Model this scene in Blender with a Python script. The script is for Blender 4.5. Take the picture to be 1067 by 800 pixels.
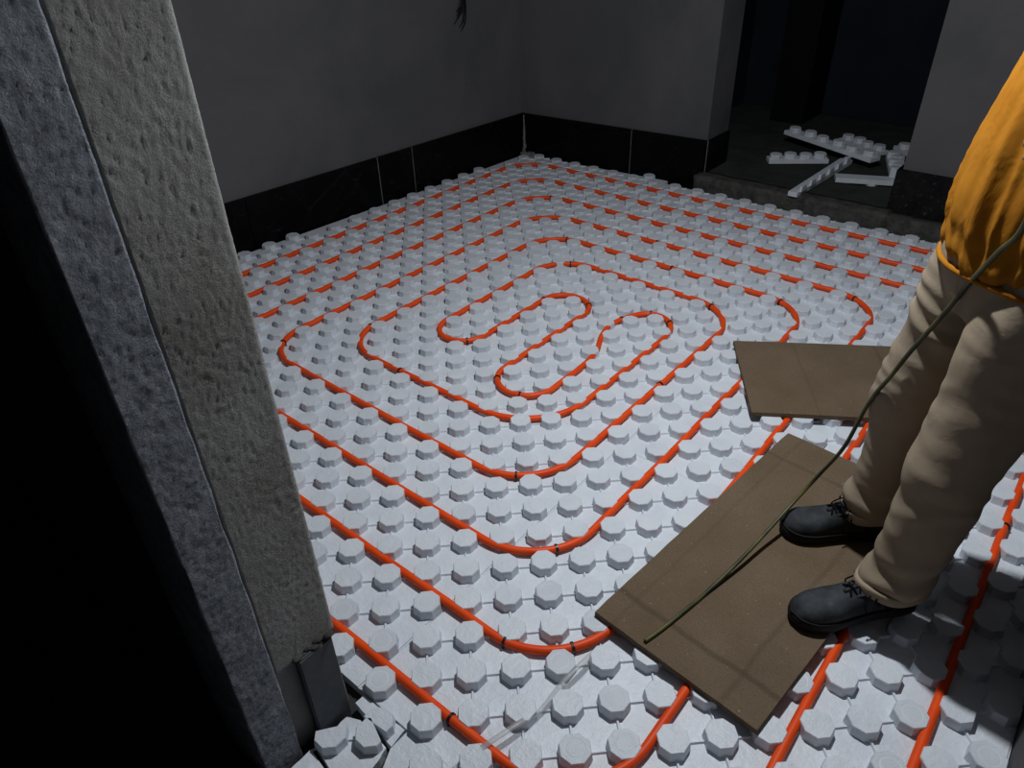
import bpy, bmesh, math, random
from mathutils import Vector, Matrix, noise
random.seed(7)
for o in list(bpy.data.objects): bpy.data.objects.remove(o)
scene = bpy.context.scene
COL = scene.collection

# ------------------------------------------------------------------ units
S = 0.075            # one stud-row module of the heating boards, in metres
TOP = 0.37           # stud height in modules
def L(x, y, z=0.0):  # module coordinates -> metres (z given in metres)
    return Vector((x * S, y * S, z))

# ------------------------------------------------------------------ camera
F_PX, YAW, PITCH, ROLL = 756.731, 2.2849, 0.59728, 0.03342
CAM = L(14.2263, -11.3918, (20.1439 + TOP) * S)
def cam_axes():
    cy, sy, cp, sp = math.cos(YAW), math.sin(YAW), math.cos(PITCH), math.sin(PITCH)
    f = Vector((cy * cp, sy * cp, -sp)); r0 = Vector((sy, -cy, 0)); d0 = f.cross(r0)
    r = math.cos(ROLL) * r0 + math.sin(ROLL) * d0
    d = -math.sin(ROLL) * r0 + math.cos(ROLL) * d0
    return r, -d, -f
cd = bpy.data.cameras.new('camera'); cam = bpy.data.objects.new('camera', cd); COL.objects.link(cam)
ax = cam_axes()
m = Matrix((ax[0], ax[1], ax[2])).transposed().to_4x4(); m.translation = CAM
cam.matrix_world = m
cd.sensor_fit = 'HORIZONTAL'; cd.sensor_width = 36.0; cd.lens = F_PX / 1067 * 36.0
cd.clip_start = 0.02; cd.clip_end = 100
scene.camera = cam

# ------------------------------------------------------------------ light
w = bpy.data.worlds.new('world'); scene.world = w; w.use_nodes = True
bg = w.node_tree.nodes['Background']; bg.inputs[0].default_value = (0.5, 0.6, 0.8, 1); bg.inputs[1].default_value = 0.0008
ld = bpy.data.lights.new('work_lamp', 'POINT'); lamp = bpy.data.objects.new('work_lamp', ld); COL.objects.link(lamp)
ld.energy = 58; ld.color = (0.93, 0.97, 1.0); ld.shadow_soft_size = 0.035
lamp.location = L(4.2, 11.0, 2.12)
ad = bpy.data.lights.new('added_down_light', 'AREA'); lamp2 = bpy.data.objects.new('added_down_light', ad); COL.objects.link(lamp2)  # unseen disk light added at the lamp, steepens falloff towards the far floor
ad.shape = 'DISK'; ad.size = .08; ad.energy = 18.5; ad.color = (0.93, 0.97, 1.0); lamp2.location = L(4.2, 11.0, 2.14)
vs = scene.view_settings
vs.view_transform = 'Standard'; vs.look = 'None'; vs.gamma = 1.0; vs.use_curve_mapping = False; vs.exposure = 0.0

# ------------------------------------------------------------------ materials
class NB:
    def __init__(s, name):
        s.m = bpy.data.materials.new(name); s.m.use_nodes = True
        s.t = s.m.node_tree; s.n = s.t.nodes; s.b = s.n['Principled BSDF']
    def new(s, kind, **kw):
        nd = s.n.new(kind)
        for k, v in kw.items():
            if k in nd.inputs.keys(): nd.inputs[k].default_value = v
            else: setattr(nd, k, v)
        return nd
    def link(s, a, b): s.t.links.new(a, b)
    def coord(s, kind='Object', scale=(1, 1, 1), rot=(0, 0, 0)):
        tc = s.new('ShaderNodeTexCoord'); mp = s.new('ShaderNodeMapping')
        mp.inputs['Scale'].default_value = scale; mp.inputs['Rotation'].default_value = rot
        s.link(tc.outputs[kind], mp.inputs['Vector']); return mp.outputs['Vector']
    def world(s, scale=(1, 1, 1), rot=(0, 0, 0)):
        g = s.new('ShaderNodeNewGeometry'); mp = s.new('ShaderNodeMapping')
        mp.inputs['Scale'].default_value = scale; mp.inputs['Rotation'].default_value = rot
        s.link(g.outputs['Position'], mp.inputs['Vector']); return mp.outputs['Vector']
    def noise(s, vec, scale, detail=4, rough=.55, dist=0):
        nd = s.new('ShaderNodeTexNoise'); nd.inputs['Scale'].default_value = scale
        nd.inputs['Detail'].default_value = detail; nd.inputs['Roughness'].default_value = rough
        nd.inputs['Distortion'].default_value = dist
        s.link(vec, nd.inputs['Vector']); return nd.outputs['Fac']
    def voronoi(s, vec, scale, feature='F1'):
        nd = s.new('ShaderNodeTexVoronoi'); nd.feature = feature; nd.inputs['Scale'].default_value = scale
        s.link(vec, nd.inputs['Vector']); return nd.outputs['Distance']
    def ramp(s, fac, stops):
        r = s.new('ShaderNodeValToRGB'); e = r.color_ramp.elements
        while len(e) < len(stops): e.new(0.5)
        for q, (p, c) in zip(e, stops):
            q.position = p; q.color = (c[0], c[1], c[2], 1) if not isinstance(c, (int, float)) else (c, c, c, 1)
        s.link(fac, r.inputs['Fac']); return r.outputs['Color']
    def mix(s, fac, a, b, blend='MIX'):
        nd = s.new('ShaderNodeMix', data_type='RGBA', blend_type=blend)
        for i, v in ((6, a), (7, b)):
            if isinstance(v, tuple): nd.inputs[i].default_value = (v[0], v[1], v[2], 1)
            else: s.link(v, nd.inputs[i])
        if isinstance(fac, (int, float)): nd.inputs[0].default_value = fac
        else: s.link(fac, nd.inputs[0])
        return nd.outputs[2]
    def math(s, op, a, b=None):
        nd = s.new('ShaderNodeMath', operation=op)
        for i, v in ((0, a), (1, b)):
            if v is None: continue
            if isinstance(v, (int, float)): nd.inputs[i].default_value = v
            else: s.link(v, nd.inputs[i])
        return nd.outputs[0]
    def bump(s, h, strength=.5, dist=.01, prev=None):
        nd = s.new('ShaderNodeBump'); nd.inputs['Strength'].default_value = strength; nd.inputs['Distance'].default_value = dist
        s.link(h, nd.inputs['Height'])
        if prev is not None: s.link(prev, nd.inputs['Normal'])
        return nd.outputs['Normal']
    def out(s, col=None, rough=.6, spec=.5, normal=None, metal=0):
        if isinstance(col, tuple): s.b.inputs['Base Color'].default_value = (col[0], col[1], col[2], 1)
        elif col is not None: s.link(col, s.b.inputs['Base Color'])
        if isinstance(rough, (int, float)): s.b.inputs['Roughness'].default_value = rough
        else: s.link(rough, s.b.inputs['Roughness'])
        s.b.inputs['Specular IOR Level'].default_value = spec; s.b.inputs['Metallic'].default_value = metal
        if normal is not None: s.link(normal, s.b.inputs['Normal'])
        return s.m
M = {}
def mk(name):
    def deco(fn):
        b = NB(name); M[name] = fn(b); return fn
    return deco

@mk('white_foam')
def _(b):
    v = b.world()
    n = b.noise(v, 9, 3); c = b.ramp(n, [(.3, (.615, .655, .715)), (.7, (.70, .735, .785))])
    d = b.noise(v, 160, 2); c = b.mix(b.ramp(d, [(.68, 0.0), (.76, 0.35)]), c, (.35, .35, .36))
    bd = b.voronoi(v, 330)
    k = b.noise(v, 70, 3)
    nm = b.bump(bd, .25, .0015); nm = b.bump(k, .5, .004, nm); nm = b.bump(b.noise(v, 22, 3), .3, .008, nm)
    return b.out(c, .42, .4, nm)
@mk('white_foam_stamped')
def _(b):
    v = b.coord('Object')
    g = b.world()
    sep = b.new('ShaderNodeSeparateXYZ'); b.link(v, sep.inputs[0])
    r = b.math('SQRT', b.math('ADD', b.math('POWER', sep.outputs[0], 2.0), b.math('POWER', sep.outputs[1], 2.0)))
    ring = b.math('MULTIPLY', b.math('ABSOLUTE', b.math('SUBTRACT', r, .021)), 300.0)
    ring = b.math('MINIMUM', ring, 1.0)
    vo = b.voronoi(g, 230, 'DISTANCE_TO_EDGE')
    pits = b.math('MINIMUM', b.math('MULTIPLY', vo, 12.0), 1.0)
    h = b.math('MULTIPLY', ring, pits)
    nm = b.bump(h, .45, .0014)
    n = b.noise(g, 9, 3); c = b.ramp(n, [(.3, (.61, .65, .71)), (.7, (.69, .725, .775))])
    return b.out(c, .45, .4, nm)
@mk('orange_pipe')
def _(b):
    v = b.world(); n = b.noise(v, 14, 2)
    c = b.ramp(n, [(.3, (.78, .062, .006)), (.7, (.88, .088, .009))])
    return b.out(c, .45, .25)
@mk('black_plastic')
def _(b): return b.out((.008, .008, .009), .4, .5)
@mk('cement_plaster')
def _(b):
    v = b.world(); n = b.noise(v, 1.4, 5, .6, .6); n2 = b.noise(v, 5, 4)
    c = b.ramp(n, [(.25, (.076, .082, .081)), (.5, (.106, .104, .109)), (.75, (.132, .128, .136))])
    c = b.mix(b.ramp(n2, [(.62, 0.0), (.8, .3)]), c, (.06, .062, .058))
    nm = b.bump(b.noise(v, 60, 5), .25, .004)
    return b.out(c, .92, .15, nm)
@mk('rough_plaster')
def _(b):
    v = b.world(); n = b.noise(v, 5, 5, .6)
    c = b.ramp(n, [(.3, (.31, .305, .285)), (.6, (.42, .422, .41)), (.8, (.48, .482, .47))])
    c = b.mix(b.ramp(b.noise(v, 3.1, 3), [(.6, 0.0), (.75, .55)]), c, (.18, .155, .11))
    nm = b.bump(b.noise(v, 210, 5, .8), 1.0, .006)
    return b.out(c, .95, .1, nm)
@mk('rough_stone')
def _(b):
    v = b.world(); n = b.noise(v, 18, 6, .7); n2 = b.noise(v, 90, 4, .7)
    c = b.ramp(n, [(.3, (.24, .265, .31)), (.55, (.345, .37, .42)), (.8, (.50, .53, .57))])
    c = b.mix(b.ramp(n2, [(.35, .6), (.5, 0.0)]), c, (.10, .12, .15))
    nm = b.bump(b.noise(v, 150, 5, .8), 1.0, .007)
    return b.out(c, .85, .2, nm)
@mk('black_marble')
def _(b):
    v = b.world(); n = b.noise(v, 3, 6, .65, 1.5)
    c = b.ramp(n, [(.4, (.0018, .0018, .0024)), (.75, (.0045, .0045, .0055))])
    vein = b.voronoi(b.world((1, 1, .6)), 4.5, 'DISTANCE_TO_EDGE')
    c = b.mix(b.ramp(vein, [(.0, .16), (.010, 0.0)]), c, (.05, .05, .053))
    d = b.noise(b.world((1, .45, 1.6), (.5, .3, .2)), 30, 4, .7)
    c = b.mix(b.ramp(d, [(.62, 0.0), (.74, .4)]), c, (.075, .075, .078))
    return b.out(c, .35, .12)
@mk('scuffed_marble')
def _(b):
    v = b.world(); n = b.noise(v, 9, 6, .7)
    c = b.ramp(n, [(.35, (.006, .006, .007)), (.75, (.018, .018, .018))])
    d = b.noise(v, 45, 5, .75)
    c = b.mix(b.ramp(d, [(.58, 0.0), (.7, .7)]), c, (.12, .12, .118))
    return b.out(c, .8, .1, b.bump(d, .6, .006))
@mk('worn_slate')
def _(b):
    v = b.world(); n = b.noise(v, 30, 5, .65)
    c = b.ramp(n, [(.3, (.055, .062, .07)), (.7, (.085, .093, .105))])
    return b.out(c, .6, .35, b.bump(b.noise(v, 120, 3), .2, .001))
@mk('concrete')
def _(b):
    v = b.world(); n = b.noise(v, 7, 6, .65)
    c = b.ramp(n, [(.3, (.028, .029, .028)), (.7, (.055, .057, .055))])
    return b.out(c, .95, .1, b.bump(b.noise(v, 55, 5, .7), .6, .008))
@mk('mortar')
def _(b):
    v = b.world(); n = b.noise(v, 20, 5, .7)
    c = b.ramp(n, [(.3, (.035, .034, .03)), (.7, (.10, .10, .092))])
    return b.out(c, .95, .1, b.bump(b.noise(v, 80, 5, .7), .8, .008))
@mk('mortar_pale')
def _(b):
    v = b.world(); n = b.noise(v, 30, 5, .7)
    c = b.ramp(n, [(.3, (.10, .10, .10)), (.7, (.24, .24, .24))])
    return b.out(c, .95, .1, b.bump(b.noise(v, 80, 5, .7), .8, .008))
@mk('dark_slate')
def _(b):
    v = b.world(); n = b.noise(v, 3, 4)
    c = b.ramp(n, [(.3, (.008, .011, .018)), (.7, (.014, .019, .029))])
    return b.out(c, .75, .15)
@mk('black_paint')
def _(b): return b.out((.004, .0045, .006), .7, .1)
@mk('brown_board')
def _(b):
    v = b.coord('Object'); n = b.noise(v, 5, 6, .6); f = b.noise(v, 260, 3, .7)
    c = b.ramp(n, [(.3, (.128, .090, .056)), (.7, (.168, .122, .080))])
    c = b.mix(b.ramp(f, [(.35, .55), (.5, 0.0)]), c, (.07, .05, .032))
    spk = b.noise(v, 120, 1)
    c = b.mix(b.ramp(spk, [(.74, 0.0), (.77, .8)]), c, (.32, .27, .19))
    # dark wavy stripes parallel to the edges
    sep = b.new('ShaderNodeSeparateXYZ'); b.link(v, sep.inputs[0])
    wob = b.math('MULTIPLY', b.math('SUBTRACT', b.noise(v, 9, 3), .5), .02)
    for ax_, pos, wd, st in ((1, -.395, .012, .42), (0, .13, .010, .25), (1, .36, .010, .3), (0, -.17, .008, .15)):
        d = b.math('ABSOLUTE', b.math('SUBTRACT', b.math('ADD', sep.outputs[ax_], wob), pos))
        c = b.mix(b.ramp(b.math('DIVIDE', d, wd), [(.3, st), (1.0, 0.0)]), c, (.05, .036, .022))
    nm = b.bump(f, .3, .0012)
    return b.out(c, .85, .15, nm)
@mk('khaki_cloth')
def _(b):
    v = b.world(); n = b.noise(v, 6, 4)
    c = b.ramp(n, [(.3, (.285, .225, .16)), (.7, (.345, .28, .205))])
    c = b.mix(b.ramp(b.noise(v, 14, 4), [(.64, 0.0), (.78, .35)]), c, (.20, .16, .11))
    nm = b.bump(b.noise(v, 900, 2), .2, .0006)
    nm = b.bump(b.noise(b.world((1, 1, 1.6)), 22, 3, .5, .4), .14, .01, nm)
    return b.out(c, .95, .08, nm)
@mk('khaki_lining')
def _(b): return b.out((.36, .30, .22), .95, .05)
@mk('mustard_knit')
def _(b):
    v = b.world(); n = b.noise(v, 8, 4)
    c = b.ramp(n, [(.3, (.31, .118, .010)), (.7, (.37, .150, .014))])
    nm = b.bump(b.noise(v, 700, 2), .25, .0008)
    nm = b.bump(b.noise(b.world((1, 1, .55)), 17, 3, .5, .5), .35, .02, nm)
    return b.out(c, .95, .06, nm)
@mk('skin')
def _(b): return b.out((.42, .24, .16), .6, .35)
@mk('hair')
def _(b): return b.out((.012, .010, .009), .6, .3)
@mk('black_leather')
def _(b):
    v = b.world(); n = b.noise(v, 22, 5, .65)
    c = b.ramp(n, [(.35, (.014, .016, .018)), (.6, (.034, .039, .045)), (.8, (.075, .083, .094))])
    nm = b.bump(b.noise(v, 60, 4, .6), .35, .004)
    return b.out(c, .72, .3, nm)
@mk('black_rubber')
def _(b): return b.out((.007, .007, .008), .7, .3, b.bump(b.noise(b.world(), 200, 2), .2, .001))
@mk('lace')
def _(b): return b.out((.006, .006, .008), .85, .1)
@mk('olive_cable')
def _(b):
    v = b.world(); n = b.noise(v, 11, 2)
    c = b.ramp(n, [(.35, (.022, .025, .012)), (.65, (.10, .10, .026))])
    return b.out(c, .45, .4)
@mk('wire')
def _(b): return b.out((.006, .007, .007), .6, .2)
@mk('clear_plastic')
def _(b):
    b.b.inputs['Alpha'].default_value = 0.38
    return b.out((.55, .56, .56), .3, .5)

# ------------------------------------------------------------------ object helpers
def link(name, me, mat=None, parent=None, loc=None, smooth=False):
    o = bpy.data.objects.new(name, me); COL.objects.link(o)
    if mat is not None and not me.materials: me.materials.append(M[mat])
    if parent is not None: o.parent = parent
    if loc is not None: o.location = loc
    if smooth:
        for p in me.polygons: p.use_smooth = True
    return o
def obj(name, bm, mat, parent=None, loc=None, smooth=False):
    bmesh.ops.recalc_face_normals(bm, faces=bm.faces)
    me = bpy.data.meshes.new(name); bm.to_mesh(me); bm.free()
    return link(name, me, mat, parent, loc, smooth)
def empty(name, loc=(0, 0, 0), rz=0):
    o = bpy.data.objects.new(name, None); COL.objects.link(o); o.location = loc; o.rotation_euler = (0, 0, rz)
    o.empty_display_size = .05
    return o
def tag(o, label=None, cat=None, group=None, kind=None):
    if label: o['label'] = label
    if cat: o['category'] = cat
    if group: o['group'] = group
    if kind: o['kind'] = kind
    return o
def prism(bm, pts, z0, z1):
    lo = [bm.verts.new((p[0], p[1], z0)) for p in pts]; hi = [bm.verts.new((p[0], p[1], z1)) for p in pts]
    n = len(pts); bm.faces.new(lo[::-1]); bm.faces.new(hi)
    for i in range(n): bm.faces.new((lo[i], lo[(i + 1) % n], hi[(i + 1) % n], hi[i]))
    return lo + hi
def box(bm, a, b):
    return prism(bm, [(a[0], a[1]), (b[0], a[1]), (b[0], b[1]), (a[0], b[1])], a[2], b[2])
def boxobj(name, a, b, mat, parent=None, bev=0, loc=None):
    bm = bmesh.new(); box(bm, a, b)
    if bev: bmesh.ops.bevel(bm, geom=bm.edges[:], offset=bev, segments=2, affect='EDGES', profile=.5)
    return obj(name, bm, mat, parent, loc)
def wallseg(name, p, q, th, z0, z1, mat, parent=None):
    """vertical slab from plan point p to q; th>0 thickens to the left of p->q"""
    p = Vector(p); q = Vector(q); d = (q - p).normalized(); n = Vector((-d.y, d.x)) * th
    bm = bmesh.new(); prism(bm, [p, q, q + n, p + n] if th > 0 else [p, p + n, q + n, q], z0, z1)
    return obj(name, bm, mat, parent)
def tube(bm, pts, r, seg=10, cap=True):
    rings = []; n = len(pts); up = Vector((0, 0, 1)); prev = None
    for i, p in enumerate(pts):
        t = (pts[min(i + 1, n - 1)] - pts[max(i - 1, 0)]).normalized()
        if prev is None:
            a = t.cross(up)
            if a.length < 1e-3: a = t.cross(Vector((1, 0, 0)))
            a.normalize()
        else:
            a = (prev - t * prev.dot(t)).normalized()
        prev = a; b = t.cross(a)
        rr = r[i] if isinstance(r, (list, tuple)) else r
        rings.append([bm.verts.new(p + (a * math.cos(k * 2 * math.pi / seg) + b * math.sin(k * 2 * math.pi / seg)) * rr) for k in range(seg)])
    for i in range(n - 1):
        for k in range(seg):
            bm.faces.new((rings[i][k], rings[i][(k + 1) % seg], rings[i + 1][(k + 1) % seg], rings[i + 1][k]))
    if cap: bm.faces.new(rings[0][::-1]); bm.faces.new(rings[-1])
def catmull(pts, n=8):
    P = [pts[0]] + list(pts) + [pts[-1]]; out = []
    for i in range(1, len(P) - 2):
        for k in range(n):
            t = k / n; a, b, c, d = P[i - 1], P[i], P[i + 1], P[i + 2]
            out.append(.5 * ((2 * b) + (c - a) * t + (2 * a - 5 * b + 4 * c - d) * t * t + (3 * b - a - 3 * c + d) * t ** 3))
    out.append(P[-2]); return out

# ------------------------------------------------------------------ room shell
ZB = -0.03                    # concrete floor under the foam boards
H = 2.95
LW0, LW1 = (-29.6, 42.2), (-32.2, -5.0)      # left wall line
FW0, FW1 = (-29.6, 41.9), (-11.75, 43.3)     # far wall line, up to the doorway
def P2(q): return (q[0] * S, q[1] * S)
bm = bmesh.new(); box(bm, (-3.2, -1.6, -.15), (2.2, 6.2, ZB)); fl = obj('floor', bm, 'concrete'); tag(fl, kind='structure')
wl = wallseg('wall_left', P2(LW1), P2(LW0), .2, ZB, H, 'cement_plaster'); tag(wl, kind='structure')
wf = empty('wall_far', L(*FW0)); tag(wf, kind='structure')
wf.location = (0, 0, 0)
bm = bmesh.new()
prism(bm, [P2(FW0), P2(FW1), P2((-11.75, 46.9)), P2((-32, 46.9))], ZB, H)
obj('plaster_face', bm, 'cement_plaster', wf)
wp = boxobj('wall_far_right', L(2.75, 43.7, ZB), L(17.5, 47.2, H), 'cement_plaster'); tag(wp, kind='structure')
wr = boxobj('wall_right', L(17.52, -14, ZB), L(19.6, 43.7, H), 'cement_plaster'); tag(wr, kind='structure')
ce = boxobj('ceiling', (-3.2, -1.6, H), (2.2, 6.2, H + .1), 'cement_plaster'); tag(ce, kind='structure')

# raised floor of the unlit room behind the doorway
st = empty('floor_back_room', (0, 0, 0)); tag(st, kind='structure')
STEP = 0.085
def rough_slab(name, x0, x1, y0, y1, z0, z1, mat, parent, amp=.006, cell=.03):
    bm = bmesh.new(); nx = max(2, int((x1 - x0) / cell)); ny = max(2, int((y1 - y0) / cell)); nz = max(2, int((z1 - z0) / .02))
    g = {}
    def V(i, j, k):
        if (i, j, k) not in g:
            p = Vector((x0 + (x1 - x0) * i / nx, y0 + (y1 - y0) * j / ny, z0 + (z1 - z0) * k / nz))
            nv = noise.noise_vector(p * 14) * amp + noise.noise_vector(p * 40) * amp * .5
            if k == nz: nv.z *= .4
            g[(i, j, k)] = bm.verts.new(p + nv)
        return g[(i, j, k)]
    for i in range(nx):
        for j in range(ny): bm.faces.new((V(i, j, nz), V(i + 1, j, nz), V(i + 1, j + 1, nz), V(i, j + 1, nz)))
        for k in range(nz):
            bm.faces.new((V(i, 0, k), V(i + 1, 0, k), V(i + 1, 0, k + 1), V(i, 0, k + 1)))
            bm.faces.new((V(i, ny, k), V(i, ny, k + 1), V(i + 1, ny, k + 1), V(i + 1, ny, k)))
    for j in range(ny):
        for k in range(nz):
            bm.faces.new((V(0, j, k), V(0, j, k + 1), V(0, j + 1, k + 1), V(0, j + 1, k)))
            bm.faces.new((V(nx, j, k), V(nx, j + 1, k), V(nx, j + 1, k + 1), V(nx, j, k + 1)))
    return obj(name, bm, mat, parent, smooth=True)
rough_slab('step_edge', -11.9 * S, 2.9 * S, 41.9 * S, 43.4 * S, ZB, STEP, 'mortar', st)
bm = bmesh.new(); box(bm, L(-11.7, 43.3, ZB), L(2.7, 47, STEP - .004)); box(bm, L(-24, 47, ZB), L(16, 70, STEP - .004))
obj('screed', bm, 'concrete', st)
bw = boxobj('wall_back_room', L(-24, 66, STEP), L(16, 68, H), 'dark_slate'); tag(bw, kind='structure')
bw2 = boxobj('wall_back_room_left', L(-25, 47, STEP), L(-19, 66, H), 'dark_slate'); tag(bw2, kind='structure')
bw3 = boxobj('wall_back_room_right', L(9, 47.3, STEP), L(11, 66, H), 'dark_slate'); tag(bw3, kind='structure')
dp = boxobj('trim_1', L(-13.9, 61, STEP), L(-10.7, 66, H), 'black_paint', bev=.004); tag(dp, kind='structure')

# near wall (camera stands in the doorway) : plaster reveal, stone door frame, dark outside
NW = empty('wall_near', (0, 0, 0)); tag(NW, kind='structure')
boxobj('wall_core', L(-34, -7.85, ZB), L(1.28, -4.95, H), 'cement_plaster', NW)
def rough_face(name, x, y0, y1, z0, z1, th, mat, parent, fn, cell=.0035, round_y1=0.0):
    ny = max(2, int((y1 - y0) / cell)); nz = int((z1 - z0) / (cell * 1.6)); bm = bmesh.new(); G = []
    for k in range(nz + 1):
        row = []
        for j in range(ny + 1):
            y = y0 + (y1 - y0) * j / ny; z = z0 + (z1 - z0) * k / nz; xx = x + fn(y, z)
            if round_y1:
                e = max(0, y - (y1 - round_y1)); xx -= round_y1 - math.sqrt(max(0, round_y1 ** 2 - e * e))
            yy = y + .003 * noise.noise(Vector((3.1, y * 9, z * 14))) * (j == ny or j == 0)
            row.append(bm.verts.new((xx, yy, z)))
        G.append(row)
    for k in range(nz):
        for j in range(ny): bm.faces.new((G[k][j], G[k][j + 1], G[k + 1][j + 1], G[k + 1][j]))
    # returns
    for j, yy in ((0, y0), (ny, y1)):
        bk = [bm.verts.new((x - th, yy, z0 + (z1 - z0) * k / nz)) for k in range(nz + 1)]
        for k in range(nz): bm.faces.new((G[k][j], G[k + 1][j], bk[k + 1], bk[k]))
    lo = [bm.verts.new((x - th, y0 + (y1 - y0) * j / ny, z0)) for j in range(ny + 1)]
    for j in range(ny): bm.faces.new((G[0][j], G[0][j + 1], lo[j + 1], lo[j]))
    return obj(name, bm, mat, parent, smooth=True)
def fn_plaster(y, z):
    p = Vector((0, y, z)); q = p + noise.noise_vector(p * 5) * .06
    d = .0016 * noise.noise(Vector((0, q.y * 9, q.z * 6)))
    a = 2.2 * noise.noise(Vector((9, y * 4, z * 3)))            # trowel strokes sweep round
    ca, sa = math.cos(a), math.sin(a); uu = q.y * ca + q.z * sa; vv = -q.y * sa + q.z * ca
    d += .0010 * noise.noise(Vector((5, uu * 210, vv * 22)))
    d += .0009 * noise.noise(Vector((2, q.y * 200, q.z * 150)))
    return d
def fn_stone(y, z):
    p = Vector((0, y, z))
    return .0007 * noise.noise(p * 24) + .0008 * noise.noise(p * 80) + .0010 * noise.noise(p * 190)
rough_face('plaster_reveal', 1.6 * S, -6.78 * S, -4.8 * S, .255, H, .03, 'rough_plaster', NW, fn_plaster, round_y1=.010)
rough_face('plaster_recess', 1.42 * S, -6.78 * S, -4.9 * S, ZB, .262, .02, 'rough_plaster', NW, fn_plaster)
sf = rough_face('trim_2', 1.68 * S, -7.93 * S, -6.84 * S, ZB, H, .16, 'rough_stone', None, fn_stone)
tag(sf, kind='structure')

# ------------------------------------------------------------------ black skirting tiles
def tile(name, p, q, z0, z1, th, mat, parent, bev=.002):
    p = Vector(P2(p)); q = Vector(P2(q)); d = (q - p); ln = d.length; d.normalize(); n = Vector((-d.y, d.x))
    g = .0012
    bm = bmesh.new(); prism(bm, [p + d * g, q - d * g, q - d * g + n * th, p + d * g + n * th], z0, z1)
    bmesh.ops.bevel(bm, geom=bm.edges[:], offset=bev, segments=1, affect='EDGES')
    return obj(name, bm, mat, parent)
TZ = 0.272
def lerp(a, b, t): return (a[0] + (b[0] - a[0]) * t, a[1] + (b[1] - a[1]) * t)
def on_left(y): return lerp(LW0, LW1, (LW0[1] - y) / (LW0[1] - LW1[1]))
def on_far(x): return lerp(FW0, FW1, (x - FW0[0]) / (FW1[0] - FW0[0]))
bl = empty('baseboard_left', (0, 0, 0)); tag(bl, kind='structure')
ys = [42.0, 28.4, 24.9, 13.5, 1.0, -4.9]
for a, b in zip(ys[:-1], ys[1:]): tile('skirting_tile', on_left(a), on_left(b), ZB, TZ, .022, 'black_marble', bl)
bf = empty('baseboard_far', (0, 0, 0)); tag(bf, kind='structure')
xs = [-29.3, -18.3, -11.75]
for a, b in zip(xs[:-1], xs[1:]): tile('skirting_tile', on_far(b), on_far(a), ZB, TZ, .022, 'black_marble', bf)
tile('skirting_tile', (-11.75, 46.8), (-11.75, 43.05), STEP * 0, TZ, .02, 'black_marble', bf)
def grout(p, nrm, parent, w_=.0035):
    n = Vector(nrm).normalized(); t = Vector((-n.y, n.x)); c = Vector(P2(p))
    bm = bmesh.new(); prism(bm, [c - t * w_ / 2, c + t * w_ / 2, c + t * w_ / 2 + n * .0232, c - t * w_ / 2 + n * .0232][::1], ZB, TZ + .001)
    return obj('grout_line', bm, 'mortar_pale', parent)
for y in (28.4, 24.9): grout(on_left(y), (1, -.05), bl, .0045 if y < 26 else .003)
grout(on_far(-18.3), (.08, -1), bf); grout((-11.75, 43.3), (.7, -.9), bf, .005)
bp = empty('baseboard_far_right', (0, 0, 0)); tag(bp, kind='structure')
for a, b in ((2.45, 8.0), (8.0, 17.45)): tile('skirting_tile', (b, 43.65), (a, 43.65), ZB, TZ + .02, .03, 'scuffed_marble', bp)
tile('skirting_tile', (2.75, 43.3), (2.75, 47), STEP, TZ + .02, .022, 'black_marble', bp)
rough_slab('mortar_bed', 2.3 * S, 17.4 * S, 42.1 * S, 43.3 * S, ZB, .075, 'mortar', bp)
bn = empty('baseboard_near', (0, 0, 0)); tag(bn, kind='structure')
bm = bmesh.new(); box(bm, L(1.5, -6.2, ZB), L(1.78, -5.08, .255))
bmesh.ops.bevel(bm, geom=bm.edges[:], offset=.003, segments=2, affect='EDGES')
t_ = obj('skirting_tile', bm, 'worn_slate', bn)
bm = bmesh.new()
for i in range(14):
    c = L(1.55 + random.uniform(-.1, .2), -5.1 - random.random() * 1.1, .255 + random.uniform(-.004, .01))
    r0 = random.uniform(.006, .014)
    mt = Matrix.Translation(c) @ Matrix.Diagonal((1, 1.4, .7, 1))
    bmesh.ops.create_icosphere(bm, subdivisions=2, radius=r0, matrix=mt)
obj('mortar_crumbs', bm, 'mortar', bn, smooth=True)['kind'] = 'stuff'
# grout smear in the far corner
rs = random.Random(3); bm = bmesh.new()
pts = []; rad = []
for k in range(16):
    t = k / 15; pts.append(L(-29.15 + .15 * rs.random() * (1 - t), 41.55 - .12 * rs.random() * (1 - t), ZB + .01 + t * .285)); rad.append(.004 + .012 * (1 - t) ** 2 + .003 * rs.random())
tube(bm, pts, rad, 8)
for i in range(20):
    c = L(-28.9 + rs.uniform(-.3, .9), 41.3 + rs.uniform(-.25, .25), ZB + .02 + rs.random() * .03)
    bmesh.ops.create_icosphere(bm, subdivisions=2, radius=rs.uniform(.008, .022), matrix=Matrix.Translation(c) @ Matrix.Diagonal((1.3, 1, .7, 1)))
for v in bm.verts: v.co += noise.noise_vector(v.co * 60) * .004
tag(obj('grout_smear', bm, 'mortar_pale', bf, smooth=True), kind='stuff')

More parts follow.
